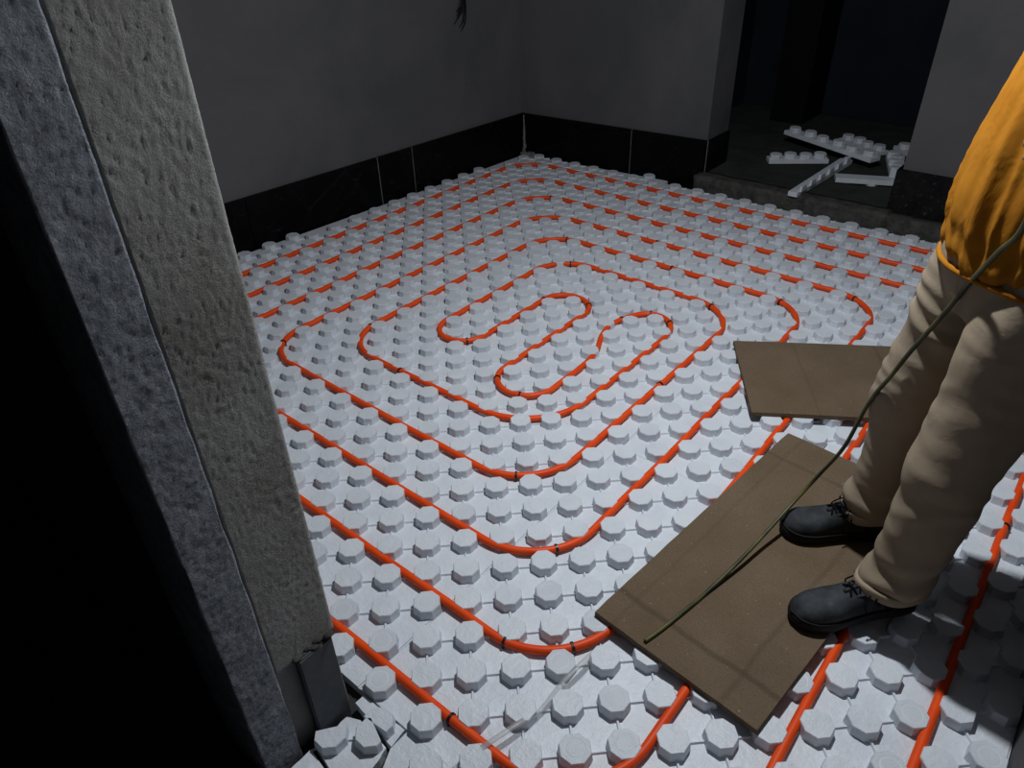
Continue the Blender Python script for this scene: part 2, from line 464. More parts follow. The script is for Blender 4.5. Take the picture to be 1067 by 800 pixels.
# ------------------------------------------------------------------ studded foam boards
W_STUD = 0.452              # half width over the flats, in modules
def stud_mesh(name, mat, w=W_STUD, h=TOP * S, keep=None):
    bm = bmesh.new(); rings = []
    R = w * S / math.cos(math.pi / 8)
    for z, k in ((-.002, 1.075), (h - .0022, 1.0), (h, .955)):
        rings.append([bm.verts.new((math.cos(math.pi / 8 + i * math.pi / 4) * R * k, math.sin(math.pi / 8 + i * math.pi / 4) * R * k, z)) for i in range(8)])
    for a, b in zip(rings[:-1], rings[1:]):
        for i in range(8): bm.faces.new((a[i], a[(i + 1) % 8], b[(i + 1) % 8], b[i]))
    bm.faces.new(rings[-1]); bm.faces.new(rings[0][::-1])
    if keep is not None:      # cut by a vertical plane (point, normal of the part thrown away)
        bmesh.ops.bisect_plane(bm, geom=bm.verts[:] + bm.edges[:] + bm.faces[:], plane_co=keep[0], plane_no=keep[1], clear_outer=True)
        bmesh.ops.holes_fill(bm, edges=[e for e in bm.edges if e.is_boundary], sides=0)
    bmesh.ops.recalc_face_normals(bm, faces=bm.faces)
    me = bpy.data.meshes.new(name); bm.to_mesh(me); bm.free(); me.materials.append(M[mat]); return me
STUD = [stud_mesh('stud_plain', 'white_foam'), stud_mesh('stud_stamped', 'white_foam_stamped')]
def clip_inside(poly, x, y, mgn):
    n = len(poly)
    for i in range(n):
        a, b = poly[i], poly[(i + 1) % n]; ex, ey = b[0] - a[0], b[1] - a[1]; ln = math.hypot(ex, ey)
        if ((x - a[0]) * -ey + (y - a[1]) * ex) / ln < mgn: return False
    return True
def heat_board(poly, label, group, off=(0, 0), rz=0, gap=.06):
    """poly: counter-clockwise plan outline in modules; studs on the shared diagonal lattice"""
    cx = sum(p[0] for p in poly) / len(poly); cy = sum(p[1] for p in poly) / len(poly)
    root = empty('studded_insulation_board', L(cx, cy, 0), rz)
    tag(root, label, 'floor board', group)
    bm = bmesh.new(); pl = []
    for p in poly:
        d = Vector((cx - p[0], cy - p[1])); pl.append(((p[0] + gap * (1 if d.x > 0 else -1) - cx) * S, (p[1] + .004 * (1 if d.y > 0 else -1) - cy) * S))
    prism(bm, pl, -.0037, 0)
    fl_ = []
    for p in poly:
        d = Vector((cx - p[0], cy - p[1])); g2 = .004
        fl_.append(((p[0] + g2 * (1 if d.x > 0 else -1) - cx) * S, (p[1] + g2 * (1 if d.y > 0 else -1) - cy) * S))
    prism(bm, fl_, ZB + .0004, -.0035)
    obj('sheet', bm, 'white_foam', root)
    xs_ = [p[0] for p in poly]; ys_ = [p[1] for p in poly]; pts = []
    for i in range(math.floor(min(xs_)) - 1, math.ceil(max(xs_)) + 2):
        for j in range(math.floor(min(ys_)) - 1, math.ceil(max(ys_)) + 2):
            if (i + j) % 2: continue
            x, y = i + off[0], j + off[1]
            if clip_inside(poly, x, y, .40): pts.append((x, y))
    for x, y in pts:
        h = random.random()
        o = bpy.data.objects.new('stud', STUD[1 if h < .2 else 0]); COL.objects.link(o); o.parent = root
        o.location = ((x - cx) * S, (y - cy) * S, 0); o.rotation_euler = (0, 0, random.randrange(8) * math.pi / 4)
    bm = bmesh.new()
    for x, y in pts:            # low ribs joining neighbouring studs
        for dx in (1, -1):
            for sgn in (0.36, 0.64):
                pass
            x2, y2 = x + dx, y + 1
            if not clip_inside(poly, (x + x2) / 2, (y + y2) / 2, .1): continue
            d = Vector((dx, 1)).normalized(); n = Vector((-d.y, d.x)); a = Vector((x, y)) + d * .44; b = Vector((x2, y2)) - d * .44
            wd = .06
            vs_ = [a + n * wd, a - n * wd, b - n * wd, b + n * wd]
            vv = [((v.x - cx) * S, (v.y - cy) * S) for v in vs_]
            lo = [bm.verts.new((v[0], v[1], -.001)) for v in vv]
            cc = [((a + n * wd * .4), 0), ((a - n * wd * .4), 0), ((b - n * wd * .4), 0), ((b + n * wd * .4), 0)]
            hi = [bm.verts.new(((v.x - cx) * S, (v.y - cy) * S, .0055)) for v, _ in cc]
            bm.faces.new(hi)
            for k in range(4): bm.faces.new((lo[k], lo[(k + 1) % 4], hi[(k + 1) % 4], hi[k]))
    if len(bm.verts): tag(obj('ribs', bm, 'white_foam', root), kind='stuff')
    else: bm.free()
    return root
lx = lambda y: on_left(y)[0] + .55
fy = lambda x: on_far(x)[1] - .55 if x < -11.75 else 41.75
G = 'studded boards covering the room floor'
A, B_, C_, D_ = -4.5, 10.5, 25.5, 41.7
X0, X1, X2 = -14.5, 1.5, 17.5
heat_board([(lx(A), A), (X0, A), (X0, B_), (lx(B_), B_)], 'white studded floor board mostly hidden behind the plastered door jamb', G)
heat_board([(X0, A), (X1, A), (X1, B_), (X0, B_)], 'white studded floor board beside the plastered door jamb, left of the lengthwise seam', G)
heat_board([(X1, A), (X2, A), (X2, B_), (X1, B_)], 'white studded floor board under the black shoes and the nearest brown plank', G)
heat_board([(lx(B_), B_), (X0, B_), (X0, C_), (lx(C_), C_)], 'white studded floor board along the middle of the left wall', G)
heat_board([(X0, B_), (X1, B_), (X1, C_), (X0, C_)], 'white studded floor board in mid-room carrying the innermost S-shaped pipe turns', G)
heat_board([(X1, B_), (X2, B_), (X2, C_), (X1, C_)], 'white studded floor board under the brown plank lying behind the legs', G)
heat_board([(lx(C_), C_), (X0, C_), (X0, fy(X0)), (lx(41), fy(-29))], 'white studded floor board in the far corner below the tile skirting', G)
heat_board([(X0, C_), (X1, C_), (X1, 41.75), (-11.75, 41.78), (X0, 41.8)], 'white studded floor board in front of the raised step to the dark room', G)
heat_board([(X1, C_), (X2, C_), (X2, 41.75), (X1, 41.75)], 'white studded floor board at the far right against the pillar', G)
# cut pieces filling the doorway
G2 = 'cut foam pieces in the doorway'
heat_board([(3.72, -5.2), (4.4, -6.6), (8.0, -11.5), (X2, -11.5), (X2, A), (3.72, A)], 'white studded board piece running out through the doorway under the nearest pipe bend', G2, gap=.004)
def cut_piece(poly, studs, label):
    cx = sum(p[0] for p in poly) / len(poly); cy = sum(p[1] for p in poly) / len(poly)
    root = empty('cut_foam_piece', L(cx, cy, 0)); tag(root, label, 'foam piece', G2)
    pts = []
    for a, b in zip(poly, poly[1:] + poly[:1]):
        n = max(2, int(math.hypot(b[0] - a[0], b[1] - a[1]) / .18))
        for k in range(n):
            t = k / n; x, y = a[0] + (b[0] - a[0]) * t, a[1] + (b[1] - a[1]) * t
            q = noise.noise_vector(Vector((x * 3.1, y * 3.1, 1))) * .05
            pts.append(((x + q.x - cx) * S, (y + q.y - cy) * S))
    bm = bmesh.new(); prism(bm, pts, ZB + .0005, .001); obj('sheet', bm, 'white_foam', root)
    for x, y, co, no in studs:
        me = stud_mesh('stud_cut', 'white_foam', W_STUD, TOP * S + .001, keep=(Vector((co[0] * S, co[1] * S, 0)), Vector((no[0], no[1], 0))))
        o = bpy.data.objects.new('stud', me); COL.objects.link(o); o.parent = root; o.location = ((x - cx) * S, (y - cy) * S, 0)
    bm = bmesh.new()
    for a, b in zip(studs[:-1], studs[1:]):
        p, q = Vector((a[0], a[1])), Vector((b[0], b[1])); d = (q - p).normalized(); n = Vector((-d.y, d.x)) * .05
        if (q - p).length > 1.7: continue
        p = p + d * .42; q = q - d * .42
        prism(bm, [((v.x - cx) * S, (v.y - cy) * S) for v in (p + n, p - n, q - n, q + n)], -.001, .006)
    if len(bm.verts): obj('rib', bm, 'white_foam', root)
    else: bm.free()
    return root
cut_piece([(1.8, -4.93), (2.7, -5.02), (3.70, -5.15), (3.64, A - .07), (1.8, A - .07)], [(3.0, -5.0, (0, -.1), (.1, -1))], 'narrow foam strip with one sliced stud between the jamb tile and the pipe')
cut_piece([(1.95, -6.55), (3.0, -6.75), (3.85, -6.25), (3.62, -5.25), (2.4, -5.2), (1.95, -5.35)], [(2.2, -6.1, (-.12, .1), (-.8, .6)), (3.1, -5.33, (.1, .12), (.35, .94))], 'small cut foam piece with two sliced studs beside the jamb tile')
cut_piece([(1.95, -8.2), (3.6, -8.4), (3.5, -6.95), (2.9, -6.85), (1.95, -6.68)], [(2.75, -7.3, (0, .15), (.1, 1))], 'ragged foam scrap in front of the stone door frame')

# ------------------------------------------------------------------ the heating pipe
ZP = 0.0150; RP = 0.0113
def rounded(pts):
    """pts: (x, y, radius) in modules -> sampled plan path"""
    out = [Vector((pts[0][0], pts[0][1]))]
    for i in range(1, len(pts) - 1):
        p = Vector(pts[i][:2]); a = (Vector(pts[i - 1][:2]) - p); b = (Vector(pts[i + 1][:2]) - p)
        r = min(pts[i][2], a.length * .5 if pts[i - 1][2] and False else 99); a.normalize(); b.normalize()
        ang = a.angle(b); t = r / math.tan(ang / 2)
        s, e = p + a * t, p + b * t; c = p + (a + b).normalized() * (r / math.sin(ang / 2))
        a0 = math.atan2(s.y - c.y, s.x - c.x); a1 = math.atan2(e.y - c.y, e.x - c.x); dl = (a1 - a0 + math.pi) % (2 * math.pi) - math.pi
        n = max(4, int(abs(dl) * r * 5))
        for k in range(n + 1): out.append(c + Vector((math.cos(a0 + dl * k / n), math.sin(a0 + dl * k / n))) * r)
    out.append(Vector((pts[-1][0], pts[-1][1])))
    return out
R3 = 3.0
seg_a = rounded([(15.5, -11.4, 0), (15.5, 39.5, R3), (-27.5, 39.5, R3), (-27.5, -3.5, R3), (9.5, -3.5, R3), (9.5, 33.5, R3), (-21.5, 33.5, R3),
                 (-21.5, 2.5, R3), (3.5, 2.5, R3), (3.5, 27.5, R3), (-15.5, 27.5, 2.8), (-15.5, 8.6, 2.6), (-1.6, 8.6, 3.6), (-1.6, 19.6, 0)])
mid = catmull([Vector(q) for q in ((-1.6, 19.6), (-1.85, 20.75), (-2.5, 21.45), (-3.3, 21.6), (-4.0, 21.2), (-4.5, 20.2), (-4.7, 19.0), (-4.4, 17.7), (-3.85, 16.5), (-3.55, 15.3), (-3.5, 14.2))], 6)
seg_b = rounded([(-3.5, 14.2, 0), (-3.5, 10.55, 1.5), (-6.6, 10.55, 1.5), (-6.6, 20.7, 1.45), (-9.55, 20.7, 1.45), (-9.6, 12.45, 1.45), (-12.5, 12.45, 1.45), (-12.5, 24.6, 2.6),
                 (.5, 24.6, R3), (.5, 5.5, R3), (-18.5, 5.5, 2.7), (-18.5, 30.5, R3), (6.5, 30.5, R3), (6.5, -.5, R3), (-24.5, -.5, R3), (-24.5, 36.5, R3), (12.5, 36.5, R3), (12.5, -11.4, 0)])
plan = seg_a[:-1] + mid[:-1] + seg_b
path = []
for i in range(len(plan) - 1):       # subdivide straights, with a slight waver
    a, b = plan[i], plan[i + 1]; n = max(1, int((b - a).length / 1.0))
    for k in range(n): path.append(a + (b - a) * k / n)
path.append(plan[-1])
p3 = []
for q in path:
    nz = noise.noise(Vector((q.x * .35, q.y * .35, 0)))
    w1 = noise.noise(Vector((q.x * .22, q.y * .22, 7))) * .045; w2 = noise.noise(Vector((q.x * .22, q.y * .22, 19))) * .045
    p3.append(L(q.x + w1, q.y + w2, ZP + .001 * nz))
root = empty('heating_pipe', L(12.5, -11.4, 0))
tag(root, 'long orange plastic heating pipe looping in a rectangular spiral over the studded boards', 'pipe')
inv = root.location.copy()
bm = bmesh.new(); tube(bm, [q - inv for q in p3], RP, 12); obj('tube', bm, 'orange_pipe', root, smooth=True)
# black clips around the pipe
bm = bmesh.new(); seg = 14
prof = [(.0, RP + .0004), (.0, RP + .0028), (.0065, RP + .0028), (.0065, RP + .0004)]
rg = []
for k in range(seg):
    a = -math.pi * .18 + k / (seg - 1) * math.pi * 1.36
    rg.append([bm.verts.new((x, math.cos(a) * r, math.sin(a) * r)) for x, r in prof])
for k in range(seg - 1):
    for i in range(4): bm.faces.new((rg[k][i], rg[k][(i + 1) % 4], rg[k + 1][(i + 1) % 4], rg[k + 1][i]))
bm.faces.new(rg[0][::-1]); bm.faces.new(rg[-1])
for y in (-.011, .011): box(bm, (.0, y - .0014, -ZP), (.0065, y + .0014, -.004))
bmesh.ops.recalc_face_normals(bm, faces=bm.faces)
clip_me = bpy.data.meshes.new('pipe_clip'); bm.to_mesh(clip_me); bm.free(); clip_me.materials.append(M['black_plastic'])
CLIPS = CLIP_LIST = [(4.2, -.4), (6.0, .7), (3.0, 3.8), (5.0, -3.5), (-9.9, 12.8), (-9.45, 19.2), (-11.2, 24.2), (-7.0, 20.2), (-6.3, 11.1), (-4.4, 10.9),
                     (-4.6, 20.0), (-3.6, 21.5), (-2.2, 21.2), (-10.5, 8.6), (-1.3, 24.4), (-6.0, 27.5), (1.7, 27.2), (5.0, 30.2), (-13.6, 27.2), (-17.9, 6.6),
                     (-15.3, 10.8), (15.5, 15.4), (-1.0, 6.3), (-9.0, 30.5), (-19.6, 33.3), (-22.6, 36.3), (-25.5, 39.2), (1.2, 15.8)]
for cx, cy in CLIPS:
    i = min(range(1, len(p3) - 1), key=lambda k: (p3[k].x / S - cx) ** 2 + (p3[k].y / S - cy) ** 2)
    t = p3[i + 1] - p3[i - 1]
    o = bpy.data.objects.new('pipe_clip', clip_me); COL.objects.link(o); o.parent = root
    o.location = p3[i] - inv; o.rotation_euler = (0, 0, math.atan2(t.y, t.x))

# ------------------------------------------------------------------ brown planks laid to walk on
ZS = TOP * S
def plank(label, corner, ang, wx, wy, th=.016):
    c, s = math.cos(ang), math.sin(ang)
    ctr = L(corner[0] + c * wx / 2 - s * wy / 2, corner[1] + s * wx / 2 + c * wy / 2, ZS + .0006)
    bm = bmesh.new(); nx, ny = 10, 22; hx, hy = wx * S / 2, wy * S / 2
    pts = []
    def edge(a, b, n):
        for k in range(n):
            t = k / n; p = Vector(a) + (Vector(b) - Vector(a)) * t
            q = noise.noise_vector(Vector((p[0] * 30 + corner[0], p[1] * 30, 0))) * .0016
            pts.append((p[0] + q.x, p[1] + q.y))
    edge((-hx, -hy), (hx, -hy), nx); edge((hx, -hy), (hx, hy), ny); edge((hx, hy), (-hx, hy), nx); edge((-hx, hy), (-hx, -hy), ny)
    prism(bm, pts, 0, th)
    top = [e for e in bm.edges if all(v.co.z > th - 1e-5 for v in e.verts)]
    bmesh.ops.bevel(bm, geom=top, offset=.0016, segments=1, affect='EDGES')
    o = obj('brown_fibre_board', bm, 'brown_board', None, ctr); o.rotation_euler = (0, 0, ang)
    return tag(o, label, 'board', 'brown boards laid over the studs')
plank('brown fibre board under the black shoes, the one nearest the camera', (5.85, 2.1), math.radians(-5.2), 5.95, 13.15)
plank('brown fibre board lying askew behind the khaki trousers', (5.15, 15.65), math.radians(33.0), 10.5, 6.35)

# ------------------------------------------------------------------ foam offcuts on the step
def offcut(label, a, b, wd, z, n, flip=False, tilt=0.0, wedge=0.0):
    a = Vector(a); b = Vector(b); ln = (b - a).length; ang = math.atan2(b.y - a.y, b.x - a.x)
    o = empty('foam_offcut', L((a.x + b.x) / 2, (a.y + b.y) / 2, z), 0)
    o.rotation_euler = (math.pi if flip else 0, tilt, ang)
    if flip: o.location.z += .03
    tag(o, label, 'foam strip', 'studded foam offcuts on the step of the dark room')
    bm = bmesh.new(); hl, hw = ln * S / 2, wd * S / 2
    pts = [(-hl, -hw * (1 - wedge)), (hl, -hw), (hl, hw), (-hl, hw * (1 - wedge))]; prism(bm, pts, 0, .026)
    bmesh.ops.bevel(bm, geom=bm.edges[:], offset=.0015, segments=1, affect='EDGES')
    obj('strip', bm, 'white_foam', o)
    for k in range(n):
        s_ = bpy.data.objects.new('stud', HALF if wd < 1.05 else STUD[0]); COL.objects.link(s_); s_.parent = o
        x = -hl + (k + .5) / n * 2 * hl
        s_.location = (x, (hw - .40 * S) * (.6 if k % 2 else -.6) if wd > 1.05 else -hw + .002, .026)
        s_.rotation_euler = (0, 0, math.pi / 4 * (k % 2) if wd > 1.05 else 0)
    return o
HALF = stud_mesh('stud_half', 'white_foam', .40, TOP * S, keep=(Vector((0, 0, 0)), Vector((0, -1, 0))))
z0 = STEP + .001
offcut('long foam strip lying on top across the other offcuts', (-9.4, 54.3), (-1.0, 51.2), 1.2, z0 + .058, 6, tilt=.03)
offcut('short foam strip at the left end of the offcut heap', (-8.6, 48.4), (-4.7, 51.2), 1.1, z0, 4)
offcut('foam strip with its pointed end hanging over the step edge', (-3.75, 41.7), (-3.3, 51.7), 1.0, z0, 6, tilt=-.0, wedge=.3)
offcut('foam strip lying upside down nearest the pillar', (-2.5, 46.9), (2.3, 49.0), 1.15, z0 + .001, 3, flip=True)
offcut('foam strip leaning beside the pillar behind the upside-down one', (-.2, 53.4), (1.5, 48.7), 1.2, z0 + .034, 5, tilt=.0)
offcut('foam strip at the back of the offcut heap', (-5.6, 57.8), (-1.6, 55.4), 1.2, z0, 4)
offcut('foam strip at the far right of the heap half hidden by the pillar', (-1.0, 58.0), (2.6, 54.6), 1.1, z0, 3)

# ------------------------------------------------------------------ wires hanging out of the left wall
wr_ = empty('wire_bundle', L(on_left(34.3)[0], 34.3, 1.05)); tag(wr_, 'thin dark wires dangling from the upper left wall near the corner', 'wires')
rs = random.Random(11)
for i in range(6):
    p0 = Vector((.0, rs.uniform(-.03, .05), .16)); e = rs.uniform(-.02, .04)
    pts = catmull([p0, Vector((.05, p0.y * .8, .10)), Vector((.06, rs.uniform(0, .03), .0)), Vector((.05, e, -.06 - .015 * i)), Vector((.045, e - .03, -.075 - .022 * i))], 5)
    bm = bmesh.new(); tube(bm, pts, .0035 if i else .005, 6); obj('wire', bm, 'wire', wr_, smooth=True)

# ------------------------------------------------------------------ the worker
FW = Vector((-.742, -.671, 0)).normalized(); LF = Vector((-FW.y, FW.x, 0))
ORG = L(12.55, 9.55, 0)
person = empty('person', ORG + Vector((0, 0, ZS + .017)))
tag(person, 'person in a mustard top, khaki trousers and black shoes standing on the brown board', 'person')
BZ = ZS + .0172
def lean(u): return -.05 if u < 1.0 else -.05 - (u - 1.0) * .18
def BP(a, l, u): return FW * a + LF * l + Vector((0, 0, u - BZ))          # local to the person's base
def ring_loft(bm, rings, seg=24):
    """rings: (centre, half fwd, half side, axis_dir or None, square)"""
    prev = None; allr = []
    for c, rf, rl, ax_ in rings:
        c = Vector(c); f, l = FW.copy(), LF.copy()
        if ax_ is not None:
            t = Vector(ax_).normalized(); f = (FW - t * FW.dot(t)).normalized() if abs(FW.dot(t)) < .95 else (Vector((0, 0, 1)) - t * t.z).normalized(); l = t.cross(f)
        allr.append([bm.verts.new(c + f * rf * math.cos(k * 2 * math.pi / seg) + l * rl * math.sin(k * 2 * math.pi / seg)) for k in range(seg)])
    for a, b in zip(allr[:-1], allr[1:]):
        for k in range(seg): bm.faces.new((a[k], a[(k + 1) % seg], b[(k + 1) % seg], b[k]))
    bm.faces.new(allr[0][::-1]); bm.faces.new(allr[-1])
def chain(bm, pts, seg=14):
    """pts: (point, radius) -> tapered limb with round ends"""
    P = [p for p, _ in pts]; R = [r for _, r in pts]
    d0 = (P[0] - P[1]).normalized(); d1 = (P[-1] - P[-2]).normalized()
    PP = [P[0] + d0 * R[0] * .8] + P + [P[-1] + d1 * R[-1] * .8]; RR = [R[0] * .45] + R + [R[-1] * .45]
    tube(bm, PP, RR, seg)
def remeshed(name, bm, vox, mat, disp=None, sm=6, parent=None):
    bmesh.ops.recalc_face_normals(bm, faces=bm.faces)
    me = bpy.data.meshes.new(name + '_src'); bm.to_mesh(me); bm.free()
    o = bpy.data.objects.new(name + '_src', me); COL.objects.link(o)
    md = o.modifiers.new('r', 'REMESH'); md.mode = 'VOXEL'; md.voxel_size = vox
    if sm: s_ = o.modifiers.new('s', 'SMOOTH'); s_.iterations = sm; s_.factor = .5
    dg = bpy.context.evaluated_depsgraph_get(); dg.update()
    out = bpy.data.meshes.new_from_object(o.evaluated_get(dg)); out.name = name
    bpy.data.objects.remove(o); bpy.data.meshes.remove(me)
    if disp:
        nn = [v.normal.copy() for v in out.vertices]
        for v, n in zip(out.vertices, nn): v.co += n * disp(v.co)
    out.materials.clear()
    return link(name, out, mat, parent, smooth=True)
AR = (-.035, -.140); AL = (.035, .107)         # ankles (forward, left)
def BT(a, l, u): return BP(a + lean(u), l, u)
# bare body
bm = bmesh.new()
ring_loft(bm, [(BT(0, 0, u), a, b, None) for u, a, b in ((.84, .10, .14), (.95, .115, .165), (1.08, .105, .15), (1.25, .12, .165), (1.38, .11, .18), (1.45, .07, .14), (1.49, .055, .07))])
chain(bm, [(BT(-.01, 0, 1.46), .058), (BT(.015, 0, 1.56), .055)])
ring_loft(bm, [(BT(a, 0, u), rf, rl, None) for u, a, rf, rl in ((1.535, .035, .045, .04), (1.55, .04, .075, .058), (1.585, .035, .092, .070), (1.63, .025, .100, .077), (1.68, .018, .104, .080), (1.73, .012, .096, .075), (1.762, .008, .066, .054), (1.775, .006, .03, .025))], 20)
chain(bm, [(BT(.118, 0, 1.668), .010), (BT(.132, 0, 1.645), .013), (BT(.142, 0, 1.625), .016)], 8)         # nose
chain(bm, [(BT(.118, .018, 1.592), .008), (BT(.123, 0, 1.592), .010), (BT(.118, -.018, 1.592), .008)], 8)  # mouth
for s in (1, -1):
    chain(bm, [(BT(.0, s * .078, 1.665), .012), (BT(-.006, s * .086, 1.645), .014), (BT(.002, s * .079, 1.618), .010)], 8)   # ears
    an = AL if s > 0 else AR
    chain(bm, [(BP(-.06, s * .085, .90), .080), (BP(-.05, s * .10, .70), .070), (BP(-.02, (s * .1 + an[1]) / 2, .50), .052), (BP(an[0] - .01, an[1], .33), .050), (BP(an[0], an[1], .12), .034)])
ARM = {1: [BT(-.01, .185, 1.41), BP(-.18, .215, 1.165), BP(.03, .240, 1.20)], -1: [BT(-.01, -.185, 1.41), BP(-.20, -.245, 1.14), BP(-.24, -.20, .90)]}
HANDDIR = {}
for s in (1, -1):
    sh, el, wr0 = ARM[s]; d = (wr0 - el).normalized()
    wr1 = el + d * .245
    ARM[s] = [sh, el, wr1]
    chain(bm, [(sh, .055), (sh.lerp(el, .5), .046), (el, .040), (el.lerp(wr1, .35), .040), (wr1, .027)])
    # hand : palm and five fingers
    side = LF * s; nrm = d.cross(Vector((0, 0, 1))).normalized(); upv = nrm.cross(d).normalized()
    if upv.z < 0: upv = -upv
    palm = wr1 + d * .05
    for k in range(4):
        o_ = upv * (.027 - .018 * k)
        chain(bm, [(wr1 + d * .005 + o_ * .5, .015), (palm + o_, .0135), (palm + d * .042 + o_, .012)], 8)
        ln = (.9, 1.0, .95, .78)[k]; curl = -side
        q = palm + d * .045 + o_
        a1 = q + (d * .8 + curl * .5).normalized() * .032 * ln; a2 = a1 + (curl * .95 + d * .1).normalized() * .026 * ln; a3 = a2 + (curl * .4 - d * .9).normalized() * .02 * ln
        chain(bm, [(q, .0095), (a1, .0088), (a2, .008), (a3, .007)], 8)
    q = wr1 + d * .025 + upv * .022
    a1 = q + (d * .5 + upv * .6 - side * .5).normalized() * .036; a2 = a1 + (d * .7 - side * .7).normalized() * .028
    chain(bm, [(q, .014), (a1, .011), (a2, .009)], 8)
    HANDDIR[s] = palm + d * .055 - side * .014
remeshed('body', bm, .0055, 'skin', None, 3, person)
for s in (1, -1):
    bm = bmesh.new(); bmesh.ops.create_uvsphere(bm, u_segments=10, v_segments=8, radius=.011, matrix=Matrix.Translation(BT(.110, s * .033, 1.655)))
    obj('eye', bm, 'black_plastic', person, smooth=True)
bm = bmesh.new()
ring_loft(bm, [(BT(a, 0, u), rf, rl, None) for u, a, rf, rl in ((1.58, -.05, .03, .055), (1.63, -.035, .062, .078), (1.68, -.012, .088, .087), (1.73, .004, .104, .084), (1.765, .004, .082, .066), (1.788, .002, .04, .034))], 20)
remeshed('hair', bm, .008, 'hair', lambda c: .004 * noise.noise(c * 60), 3, person)

# trousers
def leg(bm, s):
    an = AL if s > 0 else AR
    hips = (-.065, s * .094); kn = (.0, .112) if s > 0 else (-.025, -.118)
    def ctr(u):
        if u > .5:
            t = (u - .5) / .42; return (kn[0] + (hips[0] - kn[0]) * t, kn[1] + (hips[1] - kn[1]) * t)
        t = (u - .1) / .4; return (an[0] + (kn[0] - an[0]) * t, an[1] + (kn[1] - an[1]) * t)
    R = []
    for u, rf, rl, df in ((.905, .102, .095, 0), (.84, .108, .097, 0), (.76, .107, .094, 0), (.66, .098, .090, 0), (.56, .092, .086, .006), (.50, .090, .084, .01), (.42, .084, .078, 0),
                          (.34, .081, .075, -.002), (.26, .078, .072, -.002), (.20, .078, .072, .002), (.17, .081, .074, .006), (.15, .080, .073, .007), (.138, .074, .068, .007)):
        c = ctr(u); drop = .0
        R.append((BP(c[0] + df, c[1], u), rf, rl, Vector((.10 if u < .12 else 0, 0, 1)) if False else None))
    ring_loft(bm, R, 28)
bm = bmesh.new(); leg(bm, 1); leg(bm, -1)
ring_loft(bm, [(BP(a, 0, u), rf, rl, None) for u, a, rf, rl in ((.80, -.065, .095, .14), (.84, -.062, .112, .168), (.90, -.058, .122, .178), (.96, -.055, .120, .172), (1.02, -.055, .115, .160))], 32)
def folds(c):
    u = c.z + BZ; a = c.dot(FW); l = c.dot(LF); s = 1 if l > 0 else -1
    d = .007 * noise.noise(Vector((a * 7, l * 7 + s * 5, u * 6)))
    lowt = max(0, min(1, (.34 - u) / .2))
    # bunched rings at the hem
    ph = u * 78 + 2.6 * noise.noise(Vector((a * 9, l * 9, 3 * s))) + a * 14 * s
    d += lowt * (.0055 * math.sin(ph) + .007 * noise.noise(Vector((a * 12, l * 12, u * 34))))
    # drag lines across the thigh and behind the knee
    up = max(0, 1 - abs(u - .72) / .19)
    wob = noise.noise(Vector((a * 7 + s, l * 7, u * 6)))
    msk = max(0, min(1, .55 + 1.6 * noise.noise(Vector((a * 9 + 2, l * 9, u * 11 + s)))))
    f1 = 1 - abs(math.sin(u * 58 + a * 16 * s + wob * 3.4)) ** 1.6
    d += up * msk * (.012 if s < 0 else .004) * (f1 - .4)
    kn = max(0, 1 - abs(u - .45) / .14)
    f2 = 1 - abs(math.sin(u * 34 - a * 20 + wob * 3.5)) ** 1.5
    d += kn * msk * .008 * (f2 - .4)
    d += .004 * noise.noise(Vector((a * 18, l * 18, u * 8)))
    return d
tr = remeshed('trousers', bm, .0065, 'khaki_cloth', folds, 8, person)
# turned-up hems
for s, an in ((1, AL), (-1, AR)):
    bm = bmesh.new(); seg = 40; prof = [(.0, .0), (.006, .001), (.0075, .006), (.0075, .022), (.005, .027), (-.004, .027), (-.004, .0)]
    rg = []
    for k in range(seg):
        t = k * 2 * math.pi / seg
        wv = 1 + .045 * math.sin(3 * t + s) + .03 * math.sin(5 * t + 1.7 * s)
        tilt = -.012 * math.cos(t) + .006 * math.sin(2 * t + s)
        rg.append([bm.verts.new(BP(an[0] + .006 + (.076 * wv + x) * math.cos(t), an[1] + (.069 * wv + x) * math.sin(t), .136 + z + tilt)) for x, z in prof])
    for k in range(seg):
        for i in range(len(prof)): bm.faces.new((rg[k][i], rg[k][(i + 1) % len(prof)], rg[(k + 1) % seg][(i + 1) % len(prof)], rg[(k + 1) % seg][i]))
    obj('hem', bm, 'khaki_cloth', tr, smooth=True)
